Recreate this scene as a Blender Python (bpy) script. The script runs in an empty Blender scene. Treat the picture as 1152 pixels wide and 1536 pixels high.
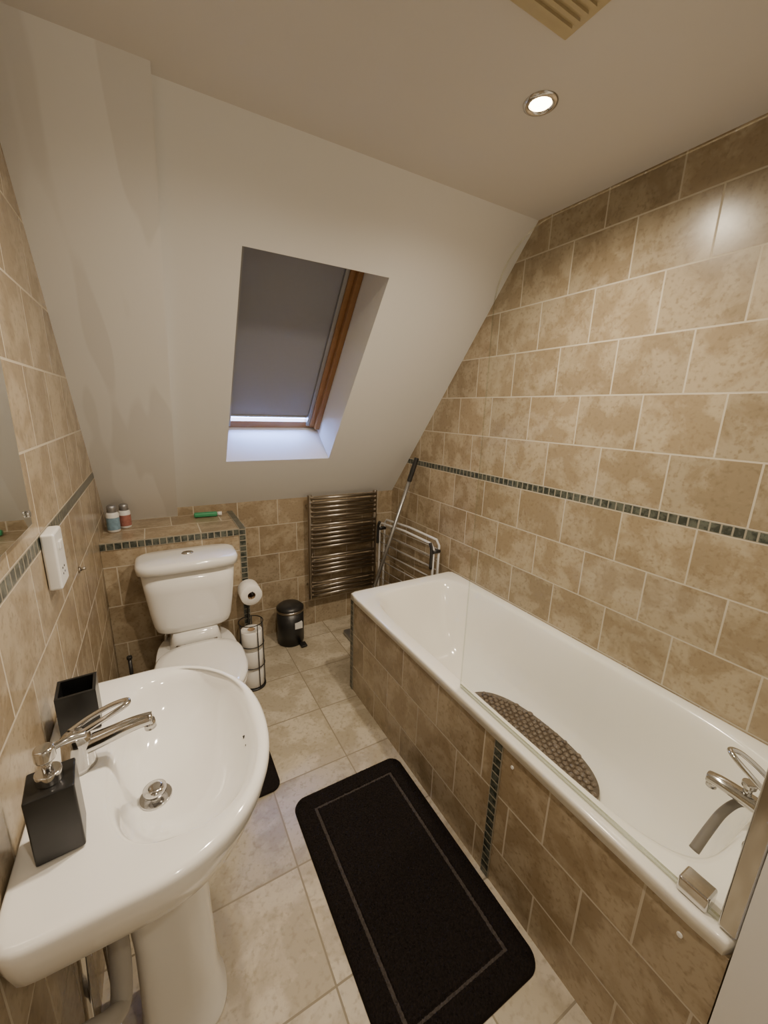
import bpy, bmesh, math, random
from mathutils import Vector, Matrix
random.seed(4)
S = bpy.context.scene
D = bpy.data

# ------------------------------------------------------------------ constants
XR, XL, YK, ZK = 1.545, -0.26, 2.56, 0.96
YC, ZC = 1.41, 2.36
XB, YB0, YB1, ZB = 0.853, 0.12, 1.80, 0.58
SZ0, SZ1 = 1.190, 1.225      # mosaic band
MB = .035
BX1, BY0, BZ = 0.385, 2.15, 0.91   # boxing behind the toilet
NY = -1.0

# ------------------------------------------------------------------ materials
def new_mat(name):
    m = D.materials.new(name); m.use_nodes = True
    nt = m.node_tree
    return m, nt, nt.nodes["Principled BSDF"]

def setp(b, **k):
    for n, v in k.items():
        n = n.replace("_", " ")
        if n in b.inputs: b.inputs[n].default_value = v

def col(c): return (c[0], c[1], c[2], 1)

def plain(name, c, rough=.5, metal=0, var=.06, nscale=20, bump=0, spec=.5, coat=0):
    m, nt, b = new_mat(name)
    tc = nt.nodes.new("ShaderNodeTexCoord")
    no = nt.nodes.new("ShaderNodeTexNoise"); no.inputs["Scale"].default_value = nscale
    no.inputs["Detail"].default_value = 5
    nt.links.new(tc.outputs["Object"], no.inputs["Vector"])
    mx = nt.nodes.new("ShaderNodeMix"); mx.data_type = 'RGBA'
    mx.inputs[6].default_value = col([x*(1-var) for x in c])
    mx.inputs[7].default_value = col([min(1, x*(1+var)) for x in c])
    nt.links.new(no.outputs["Fac"], mx.inputs[0])
    nt.links.new(mx.outputs[2], b.inputs["Base Color"])
    setp(b, Roughness=rough, Metallic=metal, Coat_Weight=coat)
    b.inputs["Specular IOR Level"].default_value = spec
    if bump:
        bp = nt.nodes.new("ShaderNodeBump"); bp.inputs["Strength"].default_value = bump
        bp.inputs["Distance"].default_value = .004
        nt.links.new(no.outputs["Fac"], bp.inputs["Height"]); nt.links.new(bp.outputs[0], b.inputs["Normal"])
    return m

def tile_mat(name, u, v, u0, v0, w, h, c1, c2, cdark, mortar, msize=.003, offset=.5, rough=.22,
             nscale=8, bump=.35):
    m, nt, b = new_mat(name)
    N, L = nt.nodes.new, nt.links.new
    tc = N("ShaderNodeTexCoord"); sp = N("ShaderNodeSeparateXYZ"); L(tc.outputs["Object"], sp.inputs[0])
    cb = N("ShaderNodeCombineXYZ")
    for i, (ax, o) in enumerate(((u, u0), (v, v0))):
        a = N("ShaderNodeMath"); a.operation = 'SUBTRACT'; a.inputs[1].default_value = o
        L(sp.outputs[ax], a.inputs[0]); L(a.outputs[0], cb.inputs[i])
    br = N("ShaderNodeTexBrick"); L(cb.outputs[0], br.inputs["Vector"])
    br.offset = offset; br.offset_frequency = 2; br.squash = 1
    br.inputs["Scale"].default_value = 1
    br.inputs["Mortar Size"].default_value = msize
    br.inputs["Mortar Smooth"].default_value = .15
    br.inputs["Bias"].default_value = 0
    br.inputs["Brick Width"].default_value = w
    br.inputs["Row Height"].default_value = h
    br.inputs["Color1"].default_value = (0, 0, 0, 1)
    br.inputs["Color2"].default_value = (1, 1, 1, 1)
    # per tile shift of the cloud pattern
    sc = N("ShaderNodeVectorMath"); sc.operation = 'SCALE'; sc.inputs["Scale"].default_value = 7.3
    L(br.outputs["Color"], sc.inputs[0])
    ad = N("ShaderNodeVectorMath"); ad.operation = 'ADD'
    L(tc.outputs["Object"], ad.inputs[0]); L(sc.outputs[0], ad.inputs[1])
    n1 = N("ShaderNodeTexNoise"); n1.inputs["Scale"].default_value = nscale
    n1.inputs["Detail"].default_value = 10; n1.inputs["Roughness"].default_value = .60
    n1.inputs["Distortion"].default_value = .3
    L(ad.outputs[0], n1.inputs["Vector"])
    r1 = N("ShaderNodeValToRGB"); r1.color_ramp.elements[0].position = .44; r1.color_ramp.elements[1].position = .56
    L(n1.outputs["Fac"], r1.inputs[0])
    n2 = N("ShaderNodeTexNoise"); n2.inputs["Scale"].default_value = nscale*9; n2.inputs["Detail"].default_value = 6
    L(ad.outputs[0], n2.inputs["Vector"])
    m1 = N("ShaderNodeMix"); m1.data_type = 'RGBA'
    m1.inputs[6].default_value = col(c1); m1.inputs[7].default_value = col(c2)
    L(r1.outputs[0], m1.inputs[0])
    r2 = N("ShaderNodeValToRGB"); r2.color_ramp.elements[0].position = .52; r2.color_ramp.elements[1].position = .70
    r2.color_ramp.elements[1].color = (.6, .6, .6, 1)
    L(n2.outputs["Fac"], r2.inputs[0])
    m2 = N("ShaderNodeMix"); m2.data_type = 'RGBA'; m2.inputs[7].default_value = col(cdark)
    L(r2.outputs[0], m2.inputs[0]); L(m1.outputs[2], m2.inputs[6])
    hv = N("ShaderNodeHueSaturation")
    mr = N("ShaderNodeMapRange"); mr.inputs[3].default_value = .88; mr.inputs[4].default_value = 1.1
    L(br.outputs["Color"], mr.inputs[0]); L(mr.outputs[0], hv.inputs["Value"]); L(m2.outputs[2], hv.inputs["Color"])
    m3 = N("ShaderNodeMix"); m3.data_type = 'RGBA'; m3.inputs[7].default_value = col(mortar)
    L(br.outputs["Fac"], m3.inputs[0]); L(hv.outputs[0], m3.inputs[6]); L(m3.outputs[2], b.inputs["Base Color"])
    rr = N("ShaderNodeMapRange"); rr.inputs[3].default_value = rough; rr.inputs[4].default_value = .8
    L(br.outputs["Fac"], rr.inputs[0]); L(rr.outputs[0], b.inputs["Roughness"])
    bp = N("ShaderNodeBump"); bp.invert = True; bp.inputs["Strength"].default_value = bump
    bp.inputs["Distance"].default_value = .003
    L(br.outputs["Fac"], bp.inputs["Height"]); L(bp.outputs[0], b.inputs["Normal"])
    return m

TC1, TC2, TCD, TMO = (.305, .235, .150), (.415, .340, .236), (.22, .162, .10), (.53, .47, .37)
def wt(name, u, v, u0, v0): return tile_mat(name, u, v, u0, v0, .25, .2, TC1, TC2, TCD, TMO, rough=.27)
M_yz_lo = wt("tile_yz_low", 1, 2, .089-2, SZ0-2.0)
M_yz_hi = wt("tile_yz_high", 1, 2, .089-2, SZ1-2.0-.0)
M_xz = wt("tile_xz", 0, 2, .045-2, SZ0-2.0)
M_panel = wt("tile_panel", 1, 2, .02-2, .555-2.0)
M_top = wt("tile_top", 0, 1, .045-2, .15)
MC1, MC2, MCD = (.032, .040, .034), (.10, .11, .09), (.02, .024, .022)
def mo(name, u, v, u0, v0, w, h):
    return tile_mat(name, u, v, u0, v0, w, h, MC1, MC2, MCD, (.30, .27, .21), .0028, 0, .3, 40, .5)
MO_yz = mo("mosaic_yz", 1, 2, -3.1, SZ0-MB*40, .031, MB)
MO_xz = mo("mosaic_xz", 0, 2, BX1-3.1, BZ-MB*40, .031, MB)
MO_cz = mo("mosaic_corner_xz", 0, 2, BX1+.002-MB*40, BZ-MB-.031*60, MB, .031)
MO_xy = mo("mosaic_xy", 0, 1, BX1+.003-MB*40, BY0-3.1, MB, .031)
MO_byz = mo("mosaic_bath_yz", 1, 2, .69-MB*40, .552-3.1, MB, .031)
MO_bend = mo("mosaic_bath_end", 1, 2, YB1-MB*60, .552-3.1, MB, .031)
M_floor = tile_mat("floor_tile", 0, 1, .295-3.4, 1.034-3.4, .34, .34, (.42, .365, .27), (.56, .50, .39),
                   (.30, .25, .17), (.28, .24, .17), .003, 0, .3, 7, .3)
M_paint = plain("painted_plaster", (.765, .765, .755), .42, var=.015, nscale=3, bump=.05)
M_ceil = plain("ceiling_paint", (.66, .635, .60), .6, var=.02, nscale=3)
M_cer = plain("white_ceramic", (.84, .83, .80), .08, var=.01, coat=.4)
M_bath = plain("bath_enamel", (.86, .84, .77), .12, var=.01, coat=.3)
M_plast = plain("white_plastic", (.78, .78, .77), .3, var=.01)
M_chrome = plain("chrome", (.60, .59, .58), .12, 1, .02)
M_steel = plain("brushed_steel", (.40, .36, .31), .28, 1, .05)
M_dark = plain("black_plastic", (.018, .018, .018), .35, var=.1)
M_marble = plain("black_marble", (.010, .010, .010), .3, var=.5, nscale=30)
M_wood = plain("pine_frame", (.28, .14, .05), .4, var=.25, nscale=14)
M_blind = plain("grey_blind", (.27, .275, .31), .8, var=.03, nscale=60)
M_alu = plain("aluminium_track", (.35, .35, .36), .35, .7)
M_paper = plain("toilet_paper", (.82, .80, .76), .9, var=.03, nscale=60, bump=.2)
M_card = plain("cardboard", (.35, .24, .14), .9)
M_grey = plain("grey_metal", (.35, .35, .35), .3, .8)
M_rubber = plain("grey_rubber", (.17, .155, .14), .4)
M_matp = plain("pebble_vinyl", (.12, .09, .065), .22, var=.35, nscale=50)
M_rug = plain("black_pile", (.012, .009, .008), .95, var=.8, nscale=160, spec=.15)
M_rugl = plain("grey_pile", (.065, .055, .05), .95, var=.4, nscale=250, spec=.15)
M_green = plain("green_plastic", (.05, .30, .14), .4)
M_labelb = plain("blue_label", (.2, .32, .42), .4, var=.5, nscale=60)
M_labelr = plain("red_label", (.35, .14, .11), .4, var=.5, nscale=60)
M_pvc = plain("pvc_pipe", (.36, .34, .31), .4)

def slab_mat():
    m, nt, b = new_mat("patched_plaster")
    N, L = nt.nodes.new, nt.links.new
    tc = N("ShaderNodeTexCoord"); mp = N("ShaderNodeMapping"); mp.inputs["Scale"].default_value = (4.0, .8, .8)
    mp.inputs["Location"].default_value = (.25, 0, .2)
    L(tc.outputs["Object"], mp.inputs[0])
    n = N("ShaderNodeTexNoise"); n.inputs["Scale"].default_value = 1.5; n.inputs["Detail"].default_value = 1.5
    L(mp.outputs[0], n.inputs["Vector"])
    r = N("ShaderNodeValToRGB"); r.color_ramp.elements[0].position = .49; r.color_ramp.elements[1].position = .51
    r.color_ramp.elements[0].color = (.715, .71, .695, 1); r.color_ramp.elements[1].color = (.79, .79, .78, 1)
    L(n.outputs["Fac"], r.inputs[0]); L(r.outputs[0], b.inputs["Base Color"])
    setp(b, Roughness=.4)
    return m
M_slab = slab_mat()

def glass_mat(name, tint=(.985, .995, .99), lo=.03, hi=.6):
    m = D.materials.new(name); m.use_nodes = True; nt = m.node_tree; nt.nodes.clear()
    N, L = nt.nodes.new, nt.links.new
    o = N("ShaderNodeOutputMaterial"); t = N("ShaderNodeBsdfTransparent"); g = N("ShaderNodeBsdfGlossy")
    t.inputs[0].default_value = col(tint); g.inputs["Roughness"].default_value = .01
    f = N("ShaderNodeLayerWeight")
    p = N("ShaderNodeMath"); p.operation = 'POWER'; p.inputs[1].default_value = 5; L(f.outputs["Facing"], p.inputs[0])
    a = N("ShaderNodeMapRange"); a.inputs[3].default_value = lo; a.inputs[4].default_value = hi; L(p.outputs[0], a.inputs[0])
    mx = N("ShaderNodeMixShader"); L(a.outputs[0], mx.inputs[0]); L(t.outputs[0], mx.inputs[1]); L(g.outputs[0], mx.inputs[2])
    L(mx.outputs[0], o.inputs[0]); return m
M_glass = glass_mat("clear_glass", lo=.018, hi=.5)
M_gedge = glass_mat("glass_edge", (.80, .84, .78), .25, .7)
def emis(name, c, s):
    m, nt, b = new_mat(name); setp(b, Base_Color=col(c), Emission_Color=col(c), Emission_Strength=s); return m
M_bulb = emis("lamp_glow", (1, .80, .5), 25)
m, nt, b = new_mat("mirror_glass"); setp(b, Base_Color=(.85, .87, .86, 1), Metallic=1., Roughness=.02); M_mirror = m

# ------------------------------------------------------------------ mesh helpers
def link(o, parent=None):
    S.collection.objects.link(o)
    if parent: o.parent = parent
    return o
def empty(name):
    o = D.objects.new(name, None); S.collection.objects.link(o); o.empty_display_size = .05; return o
def mesh(name, vs, fs, mats, parent=None, smooth=False, fm=None, bevel=0, seg=2, subd=0):
    me = D.meshes.new(name); me.from_pydata([tuple(v) for v in vs], [], fs)
    if not isinstance(mats, (list, tuple)): mats = [mats]
    for m in mats: me.materials.append(m)
    if fm:
        for p, i in zip(me.polygons, fm): p.material_index = i
    for p in me.polygons: p.use_smooth = smooth
    o = link(D.objects.new(name, me), parent)
    if bevel:
        md = o.modifiers.new("b", 'BEVEL'); md.width = bevel; md.segments = seg; md.limit_method = 'ANGLE'
        for p in me.polygons: p.use_smooth = True
        w = o.modifiers.new("w", 'WEIGHTED_NORMAL')
    if subd:
        md = o.modifiers.new("s", 'SUBSURF'); md.levels = subd; md.render_levels = subd
    return o
BF = [(0,3,2,1),(4,5,6,7),(0,1,5,4),(1,2,6,5),(2,3,7,6),(3,0,4,7)]
def box(name, x0, x1, y0, y1, z0, z1, mat, parent=None, bevel=0, M=None, fm=None):
    vs = [Vector(p) for p in ((x0,y0,z0),(x1,y0,z0),(x1,y1,z0),(x0,y1,z0),(x0,y0,z1),(x1,y0,z1),(x1,y1,z1),(x0,y1,z1))]
    if M: vs = [M @ v for v in vs]
    return mesh(name, vs, BF, mat, parent, bevel=bevel, fm=fm)
def frame_of(d):
    d = d.normalized(); a = Vector((0,0,1)) if abs(d.z) < .9 else Vector((1,0,0))
    u = d.cross(a).normalized(); return u, d.cross(u).normalized()
def cyl(name, p1, p2, r1, mat, parent=None, r2=None, n=24, bevel=0):
    p1, p2 = Vector(p1), Vector(p2); r2 = r1 if r2 is None else r2
    u, w = frame_of(p2-p1)
    vs = []
    for p, r in ((p1, r1), (p2, r2)):
        for i in range(n):
            a = 2*math.pi*i/n; vs.append(p+(u*math.cos(a)+w*math.sin(a))*r)
    fs = [(i, (i+1) % n, n+(i+1) % n, n+i) for i in range(n)]+[tuple(range(n-1, -1, -1)), tuple(range(n, 2*n))]
    o = mesh(name, vs, fs, mat, parent, bevel=bevel)
    for p in o.data.polygons: p.use_smooth = len(p.vertices) == 4
    return o
def catmull(pts, k=6, closed=False):
    P = [Vector(p) for p in pts]; out = []
    n = len(P); rng = range(n) if closed else range(n-1)
    for i in rng:
        if closed: a, b, c, d = P[i-1], P[i], P[(i+1) % n], P[(i+2) % n]
        else: a, b, c, d = P[max(i-1, 0)], P[i], P[i+1], P[min(i+2, n-1)]
        for j in range(k):
            t = j/k
            out.append(.5*((2*b)+(-a+c)*t+(2*a-5*b+4*c-d)*t*t+(-a+3*b-3*c+d)*t**3))
    if not closed: out.append(P[-1])
    return out
def tube(name, pts, r, mat, parent=None, closed=False, smooth=True, n=12, radii=None, flat=1.0):
    P = catmull(pts, 6, closed) if smooth else [Vector(p) for p in pts]
    m = len(P); vs = []; fs = []; up = None
    for i, p in enumerate(P):
        if closed: d = P[(i+1) % m]-P[i-1]
        else: d = P[min(i+1, m-1)]-P[max(i-1, 0)]
        d.normalize()
        if up is None: u, w = frame_of(d)
        else:
            u = (up-d*up.dot(d)).normalized(); w = d.cross(u).normalized()
        up = u
        rr = r if radii is None else radii[0]+(radii[1]-radii[0])*i/(m-1)
        for j in range(n):
            a = 2*math.pi*j/n; vs.append(p+(u*math.cos(a)+w*math.sin(a)*flat)*rr)
    for i in range(m if closed else m-1):
        for j in range(n):
            a = i*n+j; b2 = i*n+(j+1) % n; i2 = (i+1) % m
            fs.append((a, b2, i2*n+(j+1) % n, i2*n+j))
    if not closed: fs += [tuple(range(n-1, -1, -1)), tuple(range((m-1)*n, m*n))]
    return mesh(name, vs, fs, mat, parent, smooth=True)
def ring(cx, cy, z, xn, xp, yn, yp, n=2., n2=None, N=96, axis='x'):
    out = []
    for i in range(N):
        t = 2*math.pi*i/N; c, s = math.cos(t), math.sin(t)
        neg = (c < 0) if axis == 'x' else (s < 0)
        e = (n2 if (n2 and neg) else n)
        r = 1/(abs(c)**e+abs(s)**e)**(1/e)
        out.append(Vector((cx+r*c*(xp if c >= 0 else xn), cy+r*s*(yp if s >= 0 else yn), z)))
    return out
def loft(name, rings, mat, parent=None, cap0=True, cap1=True, smooth=True, subd=0, bevel=0):
    N = len(rings[0]); vs = [v for r in rings for v in r]; fs = []
    for k in range(len(rings)-1):
        for i in range(N):
            j = (i+1) % N; fs.append((k*N+i, k*N+j, (k+1)*N+j, (k+1)*N+i))
    if cap0:
        c = sum(rings[0], Vector())/N; vs.append(c); q = len(vs)-1
        fs += [((i+1) % N, i, q) for i in range(N)]
    if cap1:
        c = sum(rings[-1], Vector())/N; vs.append(c); q = len(vs)-1; b0 = (len(rings)-1)*N
        fs += [(b0+i, b0+(i+1) % N, q) for i in range(N)]
    return mesh(name, vs, fs, mat, parent, smooth=smooth, subd=subd)

# ------------------------------------------------------------------ room shell
def slopeY(z): return YK-(z-ZK)*(YK-YC)/(ZC-ZK)
T = .06
def tiled_side_wall(name, X, y0, out):
    vs = []; fs = []; fm = []
    def quad(z0, z1, mi):
        pts = [(y0, z0)]
        if z0 < ZK < z1: pts += [(YK, z0), (YK, ZK), (slopeY(z1), z1)]
        else: pts += [(slopeY(z0) if z0 >= ZK else YK, z0), (slopeY(z1) if z1 >= ZK else YK, z1)]
        pts += [(y0, z1)]
        k = len(vs); vs.extend([(X, p[0], p[1]) for p in pts]); fs.append(tuple(range(k, k+len(pts)))); fm.append(mi)
    quad(0, SZ0, 0); quad(SZ0, SZ1, 1); quad(SZ1, ZC, 2)
    return mesh(name, vs, fs, [M_yz_lo, MO_yz, M_yz_hi], fm=fm)
tiled_side_wall("wall_right", XR, NY, 1)
tiled_side_wall("wall_left", XL, NY, -1)
box("wall_back", XL, XR, YK, YK+T, 0, ZK, M_xz)
box("floor", XL-.05, XR+.05, NY-.05, YK+.08, -.05, 0, M_floor)
mesh("ceiling", [(XL-.02, NY, ZC), (XR+.02, NY, ZC), (XR+.02, YC, ZC), (XL-.02, YC, ZC)], [(0, 1, 2, 3)], M_ceil)
box("wall_near", XL-.02, XR+.02, NY-.06, NY, 0, ZC, M_paint)
box("wall_end", .848, XR-.0005, NY, YB0-.002, 0, ZC, M_plast)

# roof slope with window opening
sl = math.hypot(YK-YC, ZC-ZK)
sv = Vector((0, -(YK-YC)/sl, (ZC-ZK)/sl)); nv = Vector((0, sv.z, -sv.y))
O = Vector((0, YK, ZK))
def SP(x, v, w=0): return Vector((x, 0, 0))+O+sv*v+nv*w
V0 = (1.247-ZK)/sv.z; V1 = (2.087-ZK)/sv.z; U0, U1 = .338, .936; WD = .30
xs = [XL-.02, U0, U1, XR+.02]; vv = [0, V0, V1, sl]
vs = []; fs = []
for i in range(3):
    for j in range(3):
        if i == 1 and j == 1: continue
        k = len(vs); vs += [SP(xs[i], vv[j]), SP(xs[i+1], vv[j]), SP(xs[i+1], vv[j+1]), SP(xs[i], vv[j+1])]
        fs.append((k, k+1, k+2, k+3))
c = [(U0, V0), (U1, V0), (U1, V1), (U0, V1)]
for i in range(4):
    a, b2 = c[i], c[(i+1) % 4]; k = len(vs)
    vs += [SP(a[0], a[1]), SP(b2[0], b2[1]), SP(b2[0], b2[1], WD), SP(a[0], a[1], WD)]; fs.append((k, k+1, k+2, k+3))
mesh("wall_slope", vs, fs, M_paint)
SX = .085; SW = .035
def bz(x, v, w): return SP(x, v, w)
zb = (BZ-ZK)/sv.z
vs = [bz(XL, zb+.0, -SW), bz(SX, zb, -SW), bz(SX, sl, -SW), bz(XL, sl, -SW), bz(XL, zb, 0), bz(SX, zb, 0), bz(SX, sl, 0), bz(XL, sl, 0)]
k = (ZC-vs[2].z)/sv.z
vs[2] += sv*k; vs[3] += sv*k
mesh("wall_slope_boxing", vs, BF, M_slab)

# window parts in slope space
win = empty("window_1")
def sbox(name, x0, x1, v0, v1, w0, w1, mat, parent=win, bevel=0):
    vs = [SP(x, v, w) for (x, v, w) in ((x0,v0,w0),(x1,v0,w0),(x1,v1,w0),(x0,v1,w0),(x0,v0,w1),(x1,v0,w1),(x1,v1,w1),(x0,v1,w1))]
    return mesh(name, vs, BF, mat, parent, bevel=bevel)
e = .001
sbox("frame_bottom", U0+e, U1-e, V0+.001, V0+.050, .272, .31, M_wood, bevel=.003)
sbox("frame_top", U0+e, U1-e, V1-.04, V1-.001, .24, .31, M_wood, bevel=.003)
sbox("frame_right", U1-.03, U1-e, V0+.028, V1-.04, .225, .31, M_wood, bevel=.003)
sbox("frame_left", U0+e, U0+.03, V0+.028, V1-.04, .225, .31, M_wood, bevel=.003)
sbox("sash_right", U1-.058, U1-.030, V0+.028, V1-.04, .250, .31, M_wood, bevel=.002)
sbox("blind_track_right", U1-.078, U1-.058, V0+.028, V1-.04, .26, .306, M_alu)
sbox("blind_track_left", U0+.03, U0+.06, V0+.028, V1-.04, .25, .306, M_alu)
sbox("blind_cloth", U0+.055, U1-.07, V0+.095, V1-.04, .276, .279, M_blind)
sbox("blind_bar", U0+.061, U1-.079, V0+.083, V0+.095, .270, .284, M_alu, bevel=.002)
sbox("glass_pane", U0+.01, U1-.01, V0+.01, V1-.01, .307, .309, M_glass)

# boxing behind the toilet
bw = empty("wall_boxing")
box("boxing_front", XL+.001, BX1, BY0, YK-.001, 0, BZ-.001, M_xz, bw)
mesh("boxing_side", [(BX1+.0005, BY0, 0), (BX1+.0005, YK, 0), (BX1+.0005, YK, BZ), (BX1+.0005, BY0, BZ)], [(0, 1, 2, 3)], M_yz_lo, bw)
mesh("boxing_top", [(XL, BY0, BZ), (BX1, BY0, BZ), (BX1, YK, BZ), (XL, YK, BZ)], [(0, 1, 2, 3)], M_top, bw)
box("mosaic_front", XL+.001, BX1-MB+.001, BY0-.004, BY0, BZ-MB, BZ+.002, MO_xz, bw)
box("mosaic_corner", BX1-MB+.002, BX1+.003, BY0-.004, BY0, .001, BZ+.002, MO_cz, bw)
box("mosaic_side", BX1-MB+.002, BX1+.003, BY0, YK-.002, BZ, BZ+.003, MO_xy, bw)

# ------------------------------------------------------------------ bath
bt = empty("bathtub")
def br_(z, x0, x1, y0, y1, n):
    cx, cy = 1.205, .95
    return ring(cx, cy, z, cx-x0, x1-cx, cy-y0, y1-cy, n, N=160)
e0, e1 = XB-.008, XR-.002
rings = [br_(.552, e0+.006, e1, YB0+.001, YB1+.006, 60), br_(.552, e0, e1, YB0+.001, YB1+.008, 60),
         br_(.580, e0, e1, YB0+.001, YB1+.008, 60), br_(.5845, e0+.0015, e1-.001, YB0+.002, YB1+.0065, 50), br_(.586, e0+.005, e1-.003, YB0+.006, YB1+.003, 40),
         br_(.587, e0+.012, e1-.012, YB0+.02, YB1-.004, 30),
         br_(.5865, .900, 1.496, .200, 1.740, 7.5), br_(.584, .905, 1.492, .205, 1.735, 7), br_(.574, .911, 1.486, .212, 1.726, 6), br_(.54, .920, 1.476, .222, 1.705, 5.5),
         br_(.45, .938, 1.457, .24, 1.655, 5), br_(.35, .955, 1.440, .252, 1.60, 4.6), br_(.27, .978, 1.418, .266, 1.545, 4.2),
         br_(.225, 1.01, 1.387, .30, 1.48, 3.6), br_(.205, 1.06, 1.34, .36, 1.40, 3), br_(.199, 1.13, 1.27, .5, 1.2, 2.4)]
loft("tub_shell", rings, M_bath, bt, cap0=False)
box("bath_panel", XB, XB+.02, YB0+.001, YB1, 0, .552, M_panel, bt)
mesh("bath_end_panel", [(XB, YB1+.0005, 0), (XR-.001, YB1+.0005, 0), (XR-.001, YB1+.0005, .552), (XB, YB1+.0005, .552)], [(0, 1, 2, 3)], M_xz, bt)
box("mosaic_band", XB-.004, XB, .69, .69+MB, .002, .551, MO_byz, bt)
box("mosaic_end_band", XB-.004, XB, YB1-MB+.002, YB1+.002, .002, .551, MO_bend, bt)
for k, (y, z) in enumerate(((.650, .505), (.195, .505))):
    cyl("panel_cap_%d" % k, (XB-.004, y, z), (XB, y, z), .0055, M_plast, bt, bevel=.001)
cyl("waste", (1.205, .40, .2), (1.205, .40, .206), .032, M_chrome, bt, bevel=.002)
# bath mixer
tp = empty("bath_mixer_tap")
ZT = .5875
for dx in (-.07, .07):
    cyl("leg", (1.17+dx, .165, ZT), (1.17+dx, .165, ZT+.055), .018, M_chrome, tp)
    cyl("flange", (1.17+dx, .165, ZT), (1.17+dx, .165, ZT+.01), .03, M_chrome, tp, bevel=.002)
cyl("body", (1.085, .165, ZT+.055), (1.255, .165, ZT+.055), .024, M_chrome, tp, bevel=.004)
tube("spout", [(1.17, .17, ZT+.060), (1.17, .22, ZT+.064), (1.168, .27, ZT+.066), (1.167, .30, ZT+.062)], .018, M_chrome, tp, radii=(.024, .017), flat=.8)
cyl("aerator", (1.167, .29, ZT+.06), (1.167, .29, ZT+.04), .012, M_chrome, tp)
cyl("diverter", (1.17, .225, ZT+.075), (1.17, .225, ZT+.10), .009, M_chrome, tp)
cyl("diverter_knob", (1.17, .225, ZT+.098), (1.17, .225, ZT+.112), .015, M_chrome, tp, bevel=.003)
cyl("cartridge", (1.18, .165, ZT+.06), (1.18, .17, ZT+.105), .025, M_chrome, tp, bevel=.004)
tube("lever", [(1.160, .175, ZT+.105), (1.150, .210, ZT+.135), (1.155, .255, ZT+.158), (1.172, .275, ZT+.163), (1.189, .255, ZT+.158), (1.196, .210, ZT+.135), (1.190, .175, ZT+.105)], .0065, M_chrome, tp)
tube("shower_hose", [(1.19, .20, ZT+.045), (1.19, .235, ZT+.03), (1.172, .255, ZT-.01), (1.145, .265, ZT-.06), (1.105, .272, ZT-.115)], .010, M_rubber, tp, radii=(.009, .012))

# glass shower screen
gs = empty("glass_shower_screen")
y0, y1, z0, z1, R = .15, .928, .60, 2.0, .17
pts = [(y0, z0), (y1, z0)]
for i in range(17):
    a = math.pi/2*i/16; pts.append((y1-R+R*math.cos(a), z1-R+R*math.sin(a)))
pts.append((y0, z1)); n = len(pts)
X0, X1 = .872, .878
vs = [(X0, p[0], p[1]) for p in pts]+[(X1, p[0], p[1]) for p in pts]
fs = [tuple(range(n-1, -1, -1)), tuple(range(n, 2*n))]+[(i, (i+1) % n, n+(i+1) % n, n+i) for i in range(n)]
mesh("glass_panel", vs, fs, [M_glass, M_gedge], gs, fm=[0, 0]+[1]*n)
box("hinge_profile", .862, .89, YB0+.001, .152, .592, 2.0, M_chrome, gs, bevel=.004)
box("bottom_seal", .872, .878, .152, .928, .590, .5995, M_gedge, gs)
box("corner_block", .862, .905, .17, .225, .5885, .625, M_chrome, gs, bevel=.005)

# bath mat
bm_ = empty("bath_mat")
mcx, mcy, mhx, mhy = 1.205, .90, .175, .32
loft("mat_sheet", [ring(mcx, mcy, .222, mhx, mhx, mhy, mhy, 2.4), ring(mcx, mcy, .228, mhx, mhx, mhy, mhy, 2.4)], M_matp, bm_)
b = bmesh.new(); step = .026; j = 0; y = mcy-mhy
while y < mcy+mhy:
    x = mcx-mhx+(step/2 if j % 2 else 0)
    while x < mcx+mhx:
        if abs((x-mcx)/mhx)**2.4+abs((y-mcy)/mhy)**2.4 < .93:
            r = random.uniform(.010, .0135)
            M = Matrix.Translation((x+random.uniform(-.002, .002), y+random.uniform(-.002, .002), .228)) @ Matrix.Diagonal((r, r*random.uniform(.9, 1.15), .008, 1))
            bmesh.ops.create_icosphere(b, subdivisions=2, radius=1, matrix=M)
        x += step
    y += step*.87; j += 1
me = D.meshes.new("pebbles"); b.to_mesh(me); b.free(); me.materials.append(M_matp)
for p in me.polygons: p.use_smooth = True
link(D.objects.new("pebbles", me), bm_)

# ------------------------------------------------------------------ basin
bs = empty("pedestal_basin")
BCX, BCY, ZR = -.08, .86, .83
def o_(z, back, f, w, cx=BCX, nb=14): return ring(cx, BCY-.007, z, back, f, w+.007, w, 2.15, nb, N=160)
wl = BCX-XL-.003
rings = [ring(-.1, BCY, .60, .09, .085, .085, .085, 2.2, 3, N=160), ring(-.11, BCY, .625, .13, .12, .13, .13, 2.2, 4, N=160),
         o_(.65, wl, .115, .185), o_(.69, wl, .175, .240), o_(.74, wl, .222, .277), o_(.785, wl, .243, .292),
         o_(.812, wl, .251, .297), o_(.824, wl, .250, .296), o_(.830, wl-.002, .245, .291), o_(.832, wl-.005, .238, .284), o_(.831, wl-.012, .230, .272)]
def i_(z, xn, xp, w, cx=-.005, n=2.3, nb=3.0): return ring(cx, BCY, z, xn, xp, w, w, n, nb, N=160)
rings += [i_(.829, .142, .150, .243), i_(.824, .136, .143, .235), i_(.805, .128, .132, .224), i_(.77, .118, .116, .202, -.01),
          i_(.735, .10, .092, .165, -.022), i_(.71, .072, .062, .115, -.04, 2.1, 2.4), i_(.698, .04, .036, .06, -.06, 2, 2), i_(.695, .02, .02, .02, -.07, 2, 2)]
loft("bowl", rings, M_cer, bs)
rings = []
for z, r in ((0, .098), (.012, .098), (.03, .090), (.15, .084), (.35, .080), (.52, .086), (.63, .12)):
    rings.append(ring(-.068, BCY, z, r, r*1.05, r, r, 2.5, 5))
loft("pedestal", rings, M_cer, bs)
DY = BCY-.010
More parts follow.
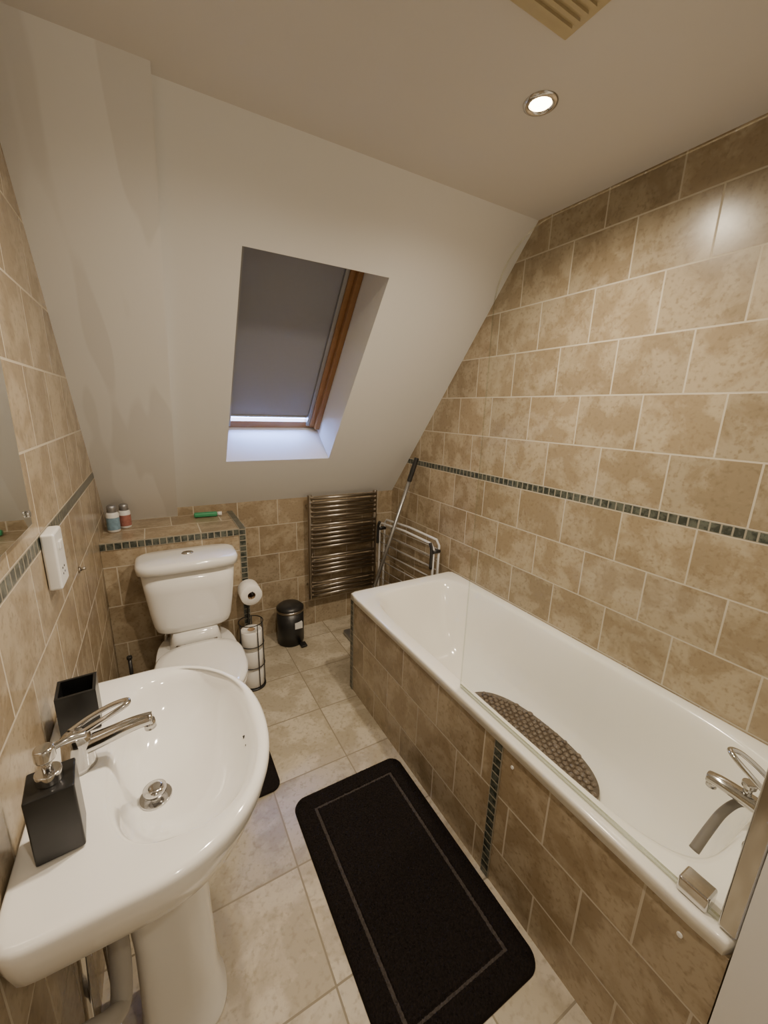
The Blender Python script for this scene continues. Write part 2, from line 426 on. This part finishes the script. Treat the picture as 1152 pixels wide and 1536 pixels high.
cyl("waste_flange", (-.07, DY, .694), (-.07, DY, .702), .033, M_chrome, bs, bevel=.002)
cyl("waste_plug", (-.07, DY, .70), (-.07, DY, .722), .010, M_chrome, bs)
loft("plug_cap", [ring(-.07, DY, .714, .023, .023, .023, .023), ring(-.07, DY, .722, .023, .023, .023, .023), ring(-.07, DY, .727, .012, .012, .012, .012)], M_chrome, bs)
for k in range(3):
    y = .80-.028+k*.028
    cyl("overflow_hole_%d" % k, (.1255, y, .792), (.117, y, .790), .0045, M_dark, bs, n=12)
tube("waste_pipe", [(-.16, .80, .62), (-.165, .79, .5), (-.165, .77, .40), (-.17, .74, .33), (-.185, .71, .345), (-.22, .70, .36), (-.256, .70, .36)], .020, M_pvc, bs)
tube("supply_pipe", [(-.22, .77, .66), (-.22, .76, .5), (-.225, .75, .3), (-.225, .75, .002)], .008, M_chrome, bs)
tube("supply_pipe_b", [(-.20, .93, .66), (-.215, .94, .5), (-.225, .95, .3), (-.225, .95, .002)], .008, M_chrome, bs)

# basin mixer tap
bt2 = empty("basin_mixer_tap")
tx, ty, tz = -.192, .862, .8325
rings = [ring(tx, ty, tz, .032, .032, .03, .03), ring(tx, ty, tz+.008, .031, .031, .029, .029), ring(tx+.002, ty, tz+.03, .026, .028, .024, .024),
         ring(tx+.004, ty, tz+.055, .026, .028, .024, .024), ring(tx+.002, ty, tz+.070, .024, .024, .022, .022), ring(tx, ty, tz+.078, .014, .014, .014, .014)]
loft("body", rings, M_chrome, bt2)
tube("spout", [(tx+.01, ty, tz+.040), (tx+.05, ty-.003, tz+.050), (tx+.10, ty-.006, tz+.062), (tx+.135, ty-.009, tz+.066)], .016, M_chrome, bt2, radii=(.020, .0135), flat=.9)
cyl("aerator", (tx+.128, ty-.009, tz+.062), (tx+.130, ty-.009, tz+.044), .0115, M_chrome, bt2)
tube("lever_loop", [(tx-.008, ty-.014, tz+.072), (tx+.025, ty-.017, tz+.088), (tx+.062, ty-.014, tz+.102), (tx+.090, ty-.006, tz+.110), (tx+.096, ty+.003, tz+.111),
     (tx+.090, ty+.012, tz+.110), (tx+.062, ty+.018, tz+.102), (tx+.025, ty+.018, tz+.088), (tx-.008, ty+.014, tz+.072)], .0055, M_chrome, bt2)

# soap dispenser
sd = empty("soap_dispenser")
PX, PY = -.194, .70
Rz = Matrix.Translation((PX, PY, 0)) @ Matrix.Rotation(math.radians(6), 4, 'Z')
box("block", -.032, .032, -.032, .032, .833, .957, M_marble, sd, bevel=.003, M=Rz)
cyl("collar", (PX, PY, .9565), (PX, PY, .975), .018, M_chrome, sd, bevel=.002)
cyl("stem", (PX, PY, .975), (PX, PY, 1.0), .007, M_chrome, sd)
cyl("pump_head", (PX, PY, .995), (PX, PY, 1.018), .014, M_chrome, sd, bevel=.004)
tube("nozzle", [(PX+.005, PY+.002, 1.010), (PX+.03, PY+.01, 1.012), (PX+.05, PY+.018, 1.006)], .0055, M_chrome, sd)
# tumbler
tb = empty("toothbrush_tumbler")
Rz = Matrix.Translation((-.200, .995, 0)) @ Matrix.Rotation(math.radians(4), 4, 'Z')
h, t, za, zc = .036, .006, .833, .93
for nm, a in (("side_a", (-h, h, -h, -h+t)), ("side_b", (-h, h, h-t, h)), ("side_c", (-h, -h+t, -h+t, h-t)), ("side_d", (h-t, h, -h+t, h-t))):
    box(nm, a[0], a[1], a[2], a[3], za, zc, M_marble, tb, M=Rz)
box("base", -h+t, h-t, -h+t, h-t, za, za+.006, M_marble, tb, M=Rz)

# ------------------------------------------------------------------ toilet
tl = empty("toilet"); TX = .093
def tr(z, w, yf, yb, n=2.2, nb=4, cy=1.72): return ring(TX, cy, z, w, w, cy-yf, yb-cy, nb, n, N=96, axis='y')
rings = [tr(0, .115, 1.60, 2.10, 2.4), tr(.02, .115, 1.60, 2.10, 2.4), tr(.04, .10, 1.615, 2.10, 2.4), tr(.15, .095, 1.61, 2.10), tr(.24, .12, 1.56, 2.10),
         tr(.32, .16, 1.49, 2.11), tr(.37, .178, 1.462, 2.12), tr(.395, .181, 1.455, 2.12), tr(.40, .176, 1.46, 2.115)]
loft("pan", rings, M_cer, tl)
rings = [ring(TX, 2.02, z, w, w, .09, .10, 5) for z, w in ((.39, .12), (.44, .11), (.485, .10))]
loft("pan_shelf", rings, M_cer, tl)
def lr(z, w, yf, yb): return ring(TX, 1.70, z, w, w, 1.70-yf, yb-1.70, 3.2, 2.15, N=96, axis='y')
loft("seat", [lr(.402, .178, 1.455, 1.895), lr(.405, .183, 1.45, 1.90), lr(.418, .183, 1.45, 1.90), lr(.421, .178, 1.455, 1.895)], M_cer, tl)
loft("seat_lid", [lr(.424, .178, 1.455, 1.90), lr(.428, .184, 1.448, 1.905), lr(.440, .184, 1.448, 1.905), lr(.447, .176, 1.456, 1.90), lr(.450, .150, 1.49, 1.87), lr(.451, .08, 1.57, 1.80)], M_cer, tl)
for dx in (-.07, .07): cyl("hinge", (TX+dx-.02, 1.915, .43), (TX+dx+.02, 1.915, .43), .011, M_chrome, tl)
def cr(z, w, yf, yb): return ring(TX, 2.04, z, w, w, 2.04-yf, yb-2.04, 4.5)
loft("cistern", [cr(.485, .11, 1.975, 2.11), cr(.488, .150, 1.953, 2.135), cr(.50, .165, 1.944, 2.14), cr(.53, .174, 1.938, 2.143), cr(.60, .184, 1.934, 2.143), cr(.70, .195, 1.930, 2.145), cr(.80, .203, 1.926, 2.145)], M_cer, tl)
loft("cistern_lid", [cr(.798, .203, 1.923, 2.144), cr(.802, .218, 1.910, 2.145), cr(.830, .220, 1.908, 2.145), cr(.843, .214, 1.914, 2.144), cr(.848, .199, 1.93, 2.135), cr(.851, .10, 1.99, 2.09)], M_cer, tl)
loft("flush_button", [ring(TX, 2.035, z, r, r, r*.8, r*.8) for z, r in ((.849, .026), (.855, .026), (.858, .022))], M_chrome, tl)
tube("inlet_pipe", [(TX-.13, 2.06, .48), (TX-.13, 2.06, .42), (TX-.14, 2.08, .38), (TX-.15, 2.145, .36)], .008, M_chrome, tl)

# toilet mat with cut-out
def flat_slab(name, outline, z0, z1, mat, parent=None, bevel=.004):
    n = len(outline); vs = [(x, y, z0) for x, y in outline]+[(x, y, z1) for x, y in outline]
    fs = [tuple(range(n-1, -1, -1)), tuple(range(n, 2*n))]+[(i, (i+1) % n, n+(i+1) % n, n+i) for i in range(n)]
    return mesh(name, vs, fs, mat, parent, bevel=bevel)
def arc(cx, cy, r, a0, a1, k=8): return [(cx+r*math.cos(math.radians(a0+(a1-a0)*i/k)), cy+r*math.sin(math.radians(a0+(a1-a0)*i/k))) for i in range(k+1)]
ol = arc(.29, 1.39, .04, -90, 0)+arc(.30, 1.78, .03, 0, 90)+[(.22, 1.81)]+[(.22, 1.66)]+arc(.093, 1.65, .127, 0, -180, 14)+[(-.034, 1.81)]+arc(-.09, 1.78, .03, 90, 180)+arc(-.08, 1.39, .04, 180, 270)
flat_slab("toilet_mat", ol, .001, .014, M_rug)

# bath rug: displaced pile
rg = empty("bath_rug")
rx0, rx1, ry0, ry1, rr = .345, .832, .445, 1.265, .05
nx, ny = 140, 230; vs = []; fs = []
hxr, hyr, rcx, rcy = (rx1-rx0)/2, (ry1-ry0)/2, (rx0+rx1)/2, (ry0+ry1)/2
for j in range(ny+1):
    for i in range(nx+1):
        u, v = -1+2*i/nx, -1+2*j/ny; x, y = u*hxr, v*hyr
        ax, ay = abs(x)-(hxr-rr), abs(y)-(hyr-rr)
        if ax > 0 and ay > 0:
            m_ = max(ax, ay); l = math.hypot(ax, ay); f = m_/l
            x = math.copysign(hxr-rr+ax*f, x); y = math.copysign(hyr-rr+ay*f, y)
        ed = min((1-abs(u))*hxr, (1-abs(v))*hyr)
        z = .003+.015*min(1, (ed/.012))**.5+(random.uniform(-.0024, .0024) if ed > .004 else 0)
        if abs(ed-.075) < .007: z -= .004
        vs.append((rcx+x, rcy+y, z))
fm = []
for j in range(ny):
    for i in range(nx):
        a = j*(nx+1)+i; fs.append((a, a+1, a+nx+2, a+nx+1))
        u, v = -1+2*(i+.5)/nx, -1+2*(j+.5)/ny; ed = min((1-abs(u))*hxr, (1-abs(v))*hyr)
        fm.append(1 if abs(ed-.075) < .0050 else 0)
mesh("pile", vs, fs, [M_rug, M_rugl], rg, fm=fm)
flat_slab("backing", arc(rx1-rr, ry0+rr, rr, -90, 0)+arc(rx1-rr, ry1-rr, rr, 0, 90)+arc(rx0+rr, ry1-rr, rr, 90, 180)+arc(rx0+rr, ry0+rr, rr, 180, 270), .0005, .004, M_rug, rg, bevel=0)

# ------------------------------------------------------------------ towel radiator
ra = empty("towel_radiator"); RY = 2.495
RX0, RX1 = .868, 1.362
for x in (RX0, RX1):
    cyl("post", (x, RY, .235), (x, RY, .985), .016, M_steel, ra, bevel=.003)
    for z in (.32, .90): cyl("bracket", (x, RY+.01, z), (x, YK, z), .010, M_steel, ra)
zs = [.962-.032*i for i in range(5)]+[.775-.032*i for i in range(6)]+[.545-.032*i for i in range(5)]+[.355-.032*i for i in range(4)]
for z in zs: cyl("bar", (RX0, RY-.012, z), (RX1, RY-.012, z), .0105, M_steel, ra, n=14)

# pedal bin
pb = empty("pedal_bin"); px, py = .69, 2.41
R1 = .088
loft("body", [ring(px, py, z, r, r, r, r) for z, r in ((.001, .080), (.004, .083), (.02, .083), (.022, R1), (.235, R1))], M_dark, pb)
loft("steel_band", [ring(px, py, z, r, r, r, r) for z, r in ((.235, R1+.002), (.25, R1+.002))], M_steel, pb)
loft("lid", [ring(px, py, z, r, r, r, r) for z, r in ((.25, R1+.001), (.258, R1+.001), (.275, .07), (.283, .04), (.285, .01))], M_dark, pb)
box("pedal", px+.035, px+.075, py-.125, py-.07, .008, .018, M_dark, pb, bevel=.003)
box("label", px+.005, px+.055, py-.0885, py-.07, .13, .175, M_plast, pb)

# toilet roll stand
ts = empty("toilet_roll_stand"); sx, sy = .372, 2.07
loft("base", [ring(sx, sy, z, r, r, r, r) for z, r in ((.001, .066), (.008, .066), (.010, .06))], M_dark, ts)
for z in (.14, .27, .40):
    tube("hoop", [(sx+.064*math.cos(a), sy+.064*math.sin(a), z) for a in [2*math.pi*i/12 for i in range(12)]], .0028, M_dark, ts, closed=True, n=8)
for a in (20, 75, 200, 290, 330):
    a = math.radians(a); cyl("wire", (sx+.064*math.cos(a), sy+.064*math.sin(a), .008), (sx+.064*math.cos(a), sy+.064*math.sin(a), .40), .0028, M_dark, ts, n=8)
tube("arm", [(sx, sy+.062, .008), (sx, sy+.062, .3), (sx, sy+.062, .59), (sx, sy+.05, .60), (sx, sy-.09, .60), (sx, sy-.098, .615)], .004, M_dark, ts, smooth=False, n=8)
def roll(nm, c, ax, L=.1, r=.053, ri=.02):
    c = Vector(c); ax = Vector(ax).normalized(); u, w = frame_of(ax); rg_ = []
    for s_, rr_ in ((-1, ri), (-1, r-.003), (-.93, r), (.93, r), (1, r-.003), (1, ri), (-1, ri)):
        rg_.append([c+ax*(s_*L/2)+(u*math.cos(2*math.pi*i/40)+w*math.sin(2*math.pi*i/40))*rr_ for i in range(40)])
    o = loft(nm, rg_, [M_paper, M_card], ts, cap0=False, cap1=False)
    for p in o.data.polygons[-40:]: p.material_index = 1
for k in range(3): roll("spare_roll", (sx, sy, .068+.1135*k), (0, 0, 1), L=.112, r=.057)
roll("hung_roll", (sx, sy-.02, .583), (0, 1, 0), r=.055)

# folding clothes airer
ai = empty("folding_clothes_airer")
A, B = Vector((1.42, 2.44, 0)), Vector((1.475, 1.86, 0))
def ap(t, z, off=0): p = A.lerp(B, t); return (p.x-off, p.y, z)
M_air = plain("airer_enamel", (.58, .58, .58), .35)
M_wire = plain("airer_wire", (.36, .35, .34), .4)
for off in (0, .04):
    top = .775-off*.5
    tube("frame", [ap(0, .012, off), ap(0, .4, off), ap(0, top-.03, off), ap(.04, top, off), ap(.5, top+.01, off), ap(.96, top, off), ap(1, top-.03, off), ap(1, .4, off), ap(1, .012, off)], .008, M_air, ai, smooth=False)
    for k in range(7): cyl("rail", ap(0, .72-.07*k-off, off), ap(1, .72-.07*k-off, off), .0025, M_wire, ai, n=8)
for t in (0, 1):
    cyl("foot", ap(t, .001, -.012), ap(t, .03, -.012), .012, M_dark, ai)
    cyl("hinge_knuckle", ap(t, .71, -.005), ap(t, .71, .05), .014, M_dark, ai)
    tube("black_corner", [ap(t, .60, .055), ap(t, .72, .055), ap(t-.03*(2*t-1), .765, .055)], .010, M_dark, ai)

# mop
mp_ = empty("floor_mop")
mt, mb_ = Vector((1.49, 2.17, 1.25)), Vector((1.15, 2.26, .06))
dd = (mb_-mt)
cyl("handle", mt+dd*.08, mb_, .0115, M_grey, mp_)
cyl("grip", mt, mt+dd*.13, .016, M_dark, mp_, bevel=.004)
box("mop_head", 1.04, 1.26, 2.19, 2.33, .002, .035, M_grey, mp_, bevel=.01)
cyl("socket", mb_-dd*.05, mb_-Vector((0, 0, .03)), .016, M_dark, mp_)

# toilet brush
tbx = empty("toilet_brush")
loft("holder", [ring(-.195, 2.03, z, r, r, r, r) for z, r in ((.001, .045), (.006, .048), (.12, .043), (.125, .03))], M_steel, tbx)
cyl("handle", (-.195, 2.03, .12), (-.195, 2.03, .37), .008, M_dark, tbx)
cyl("handle_cap", (-.195, 2.03, .365), (-.195, 2.03, .38), .012, M_dark, tbx, bevel=.003)

# bottles on the boxing
def bottle(x, y, h, r, lab, nm="spray_can"):
    e_ = empty(nm); z = BZ+.001
    loft("can", [ring(x, y, z+zz, rr_, rr_, rr_, rr_, N=32) for zz, rr_ in ((0, r*.9), (.004, r), (h*.68, r), (h*.74, r*.8))], M_plast, e_)
    loft("label", [ring(x, y, z+zz, r+.0006, r+.0006, r+.0006, r+.0006, N=32) for zz in (.012, h*.55)], lab, e_, cap0=False, cap1=False)
    loft("cap", [ring(x, y, z+zz, rr_, rr_, rr_, rr_, N=32) for zz, rr_ in ((h*.74, r*.78), (h*.96, r*.74), (h, r*.55))], M_alu, e_)
bottle(-.212, 2.35, .135, .028, M_labelb)
bottle(-.165, 2.41, .125, .027, M_labelr)
gt = empty("toothpaste_tube")
Mz = Matrix.Translation((.235, 2.47, BZ+.002)) @ Matrix.Rotation(math.radians(-6), 4, 'Z')
box("tube_body", -.07, .055, -.018, .018, 0, .026, M_green, gt, bevel=.008, M=Mz)
cyl("tube_cap", Mz @ Vector((.055, 0, .013)), Mz @ Vector((.08, 0, .013)), .012, M_plast, gt)

# shaver socket on left wall
so = empty("shaver_socket")
box("plate", XL+.001, XL+.03, 1.195, 1.285, 1.082, 1.228, M_plast, so, bevel=.006)
for z in (1.115, 1.13):
    for y in (1.225, 1.245): cyl("pin_hole", (XL+.0295, y, z), (XL+.031, y, z), .0028, M_dark, so, n=10)
box("rocker", XL+.029, XL+.034, 1.225, 1.255, 1.18, 1.20, M_plast, so, bevel=.002)
# mirror
mi = empty("wall_mirror")
box("mirror_plate", XL+.004, XL+.012, .45, 1.118, 1.275, 1.92, M_mirror, mi, bevel=.002)
for (y, z) in ((1.09, 1.305), (1.09, 1.89), (.48, 1.305), (.48, 1.89)):
    cyl("mirror_screw", (XL+.012, y, z), (XL+.018, y, z), .008, M_chrome, mi, bevel=.002)
box("mirror_backing", XL+.0005, XL+.004, .46, 1.108, 1.285, 1.91, M_dark, mi)
# robe hook
hk = empty("wall_hook")
cyl("hook_base", (XL+.0005, 1.60, .99), (XL+.006, 1.60, .99), .010, M_steel, hk)
cyl("hook_peg", (XL+.006, 1.60, .99), (XL+.02, 1.60, .993), .005, M_steel, hk)

# ------------------------------------------------------------------ ceiling fittings
def downlight(x, y, power, colr=(1, .845, .65)):
    e_ = empty("downlight")
    loft("rim", [ring(x, y, ZC-zz, r, r, r, r, N=48) for zz, r in ((0, .046), (.004, .045), (.007, .038), (.006, .031), (.001, .029))], M_chrome, e_, cap0=False, cap1=False)
    loft("bulb", [ring(x, y, ZC-zz, r, r, r, r, N=32) for zz, r in ((.001, .028), (.004, .024), (.0045, .005))], M_bulb, e_, cap0=False)
    l = D.lights.new("downlight_lamp", 'SPOT'); l.energy = power; l.color = colr; l.spot_size = math.radians(165); l.spot_blend = .9
    l.shadow_soft_size = .035
    o = D.objects.new("downlight_lamp", l); link(o, e_); o.location = (x, y, ZC-.02)
downlight(1.0, .95, 74)
downlight(.33, .90, 60)
downlight(.33, -.45, 28)  # unseen fill lamp behind the camera, added to soften the contrast
vt = empty("ceiling_vent")
M_vent = plain("aged_plastic", (.50, .42, .26), .5)
box("vent_frame", .68, .882, .58, .785, ZC-.012, ZC-.0005, M_vent, vt, bevel=.003)
for k in range(9):
    box("slat", .70, .862, .60+.019*k, .609+.019*k, ZC-.018, ZC-.0115, M_vent, vt)

# ------------------------------------------------------------------ daylight
w = D.worlds.new("World"); S.world = w; w.use_nodes = True
bg = w.node_tree.nodes["Background"]; bg.inputs[0].default_value = (.25, .40, 1, 1); bg.inputs[1].default_value = 90

# ------------------------------------------------------------------ camera
F = 600.
vy = Vector((-353, 162, -F)).normalized()
vz = Vector((66, 2430, F)); vz = (vz-vy*vz.dot(vy)).normalized()
vx = vy.cross(vz)
cam = D.cameras.new("camera"); co = D.objects.new("camera", cam); S.collection.objects.link(co)
cam.sensor_fit = 'VERTICAL'; cam.sensor_height = 36; cam.lens = F/1536*36; cam.clip_start = .01
co.matrix_world = Matrix.Translation((0, 0, 1.54)) @ Matrix((vx, vy, vz)).to_4x4()
S.camera = co
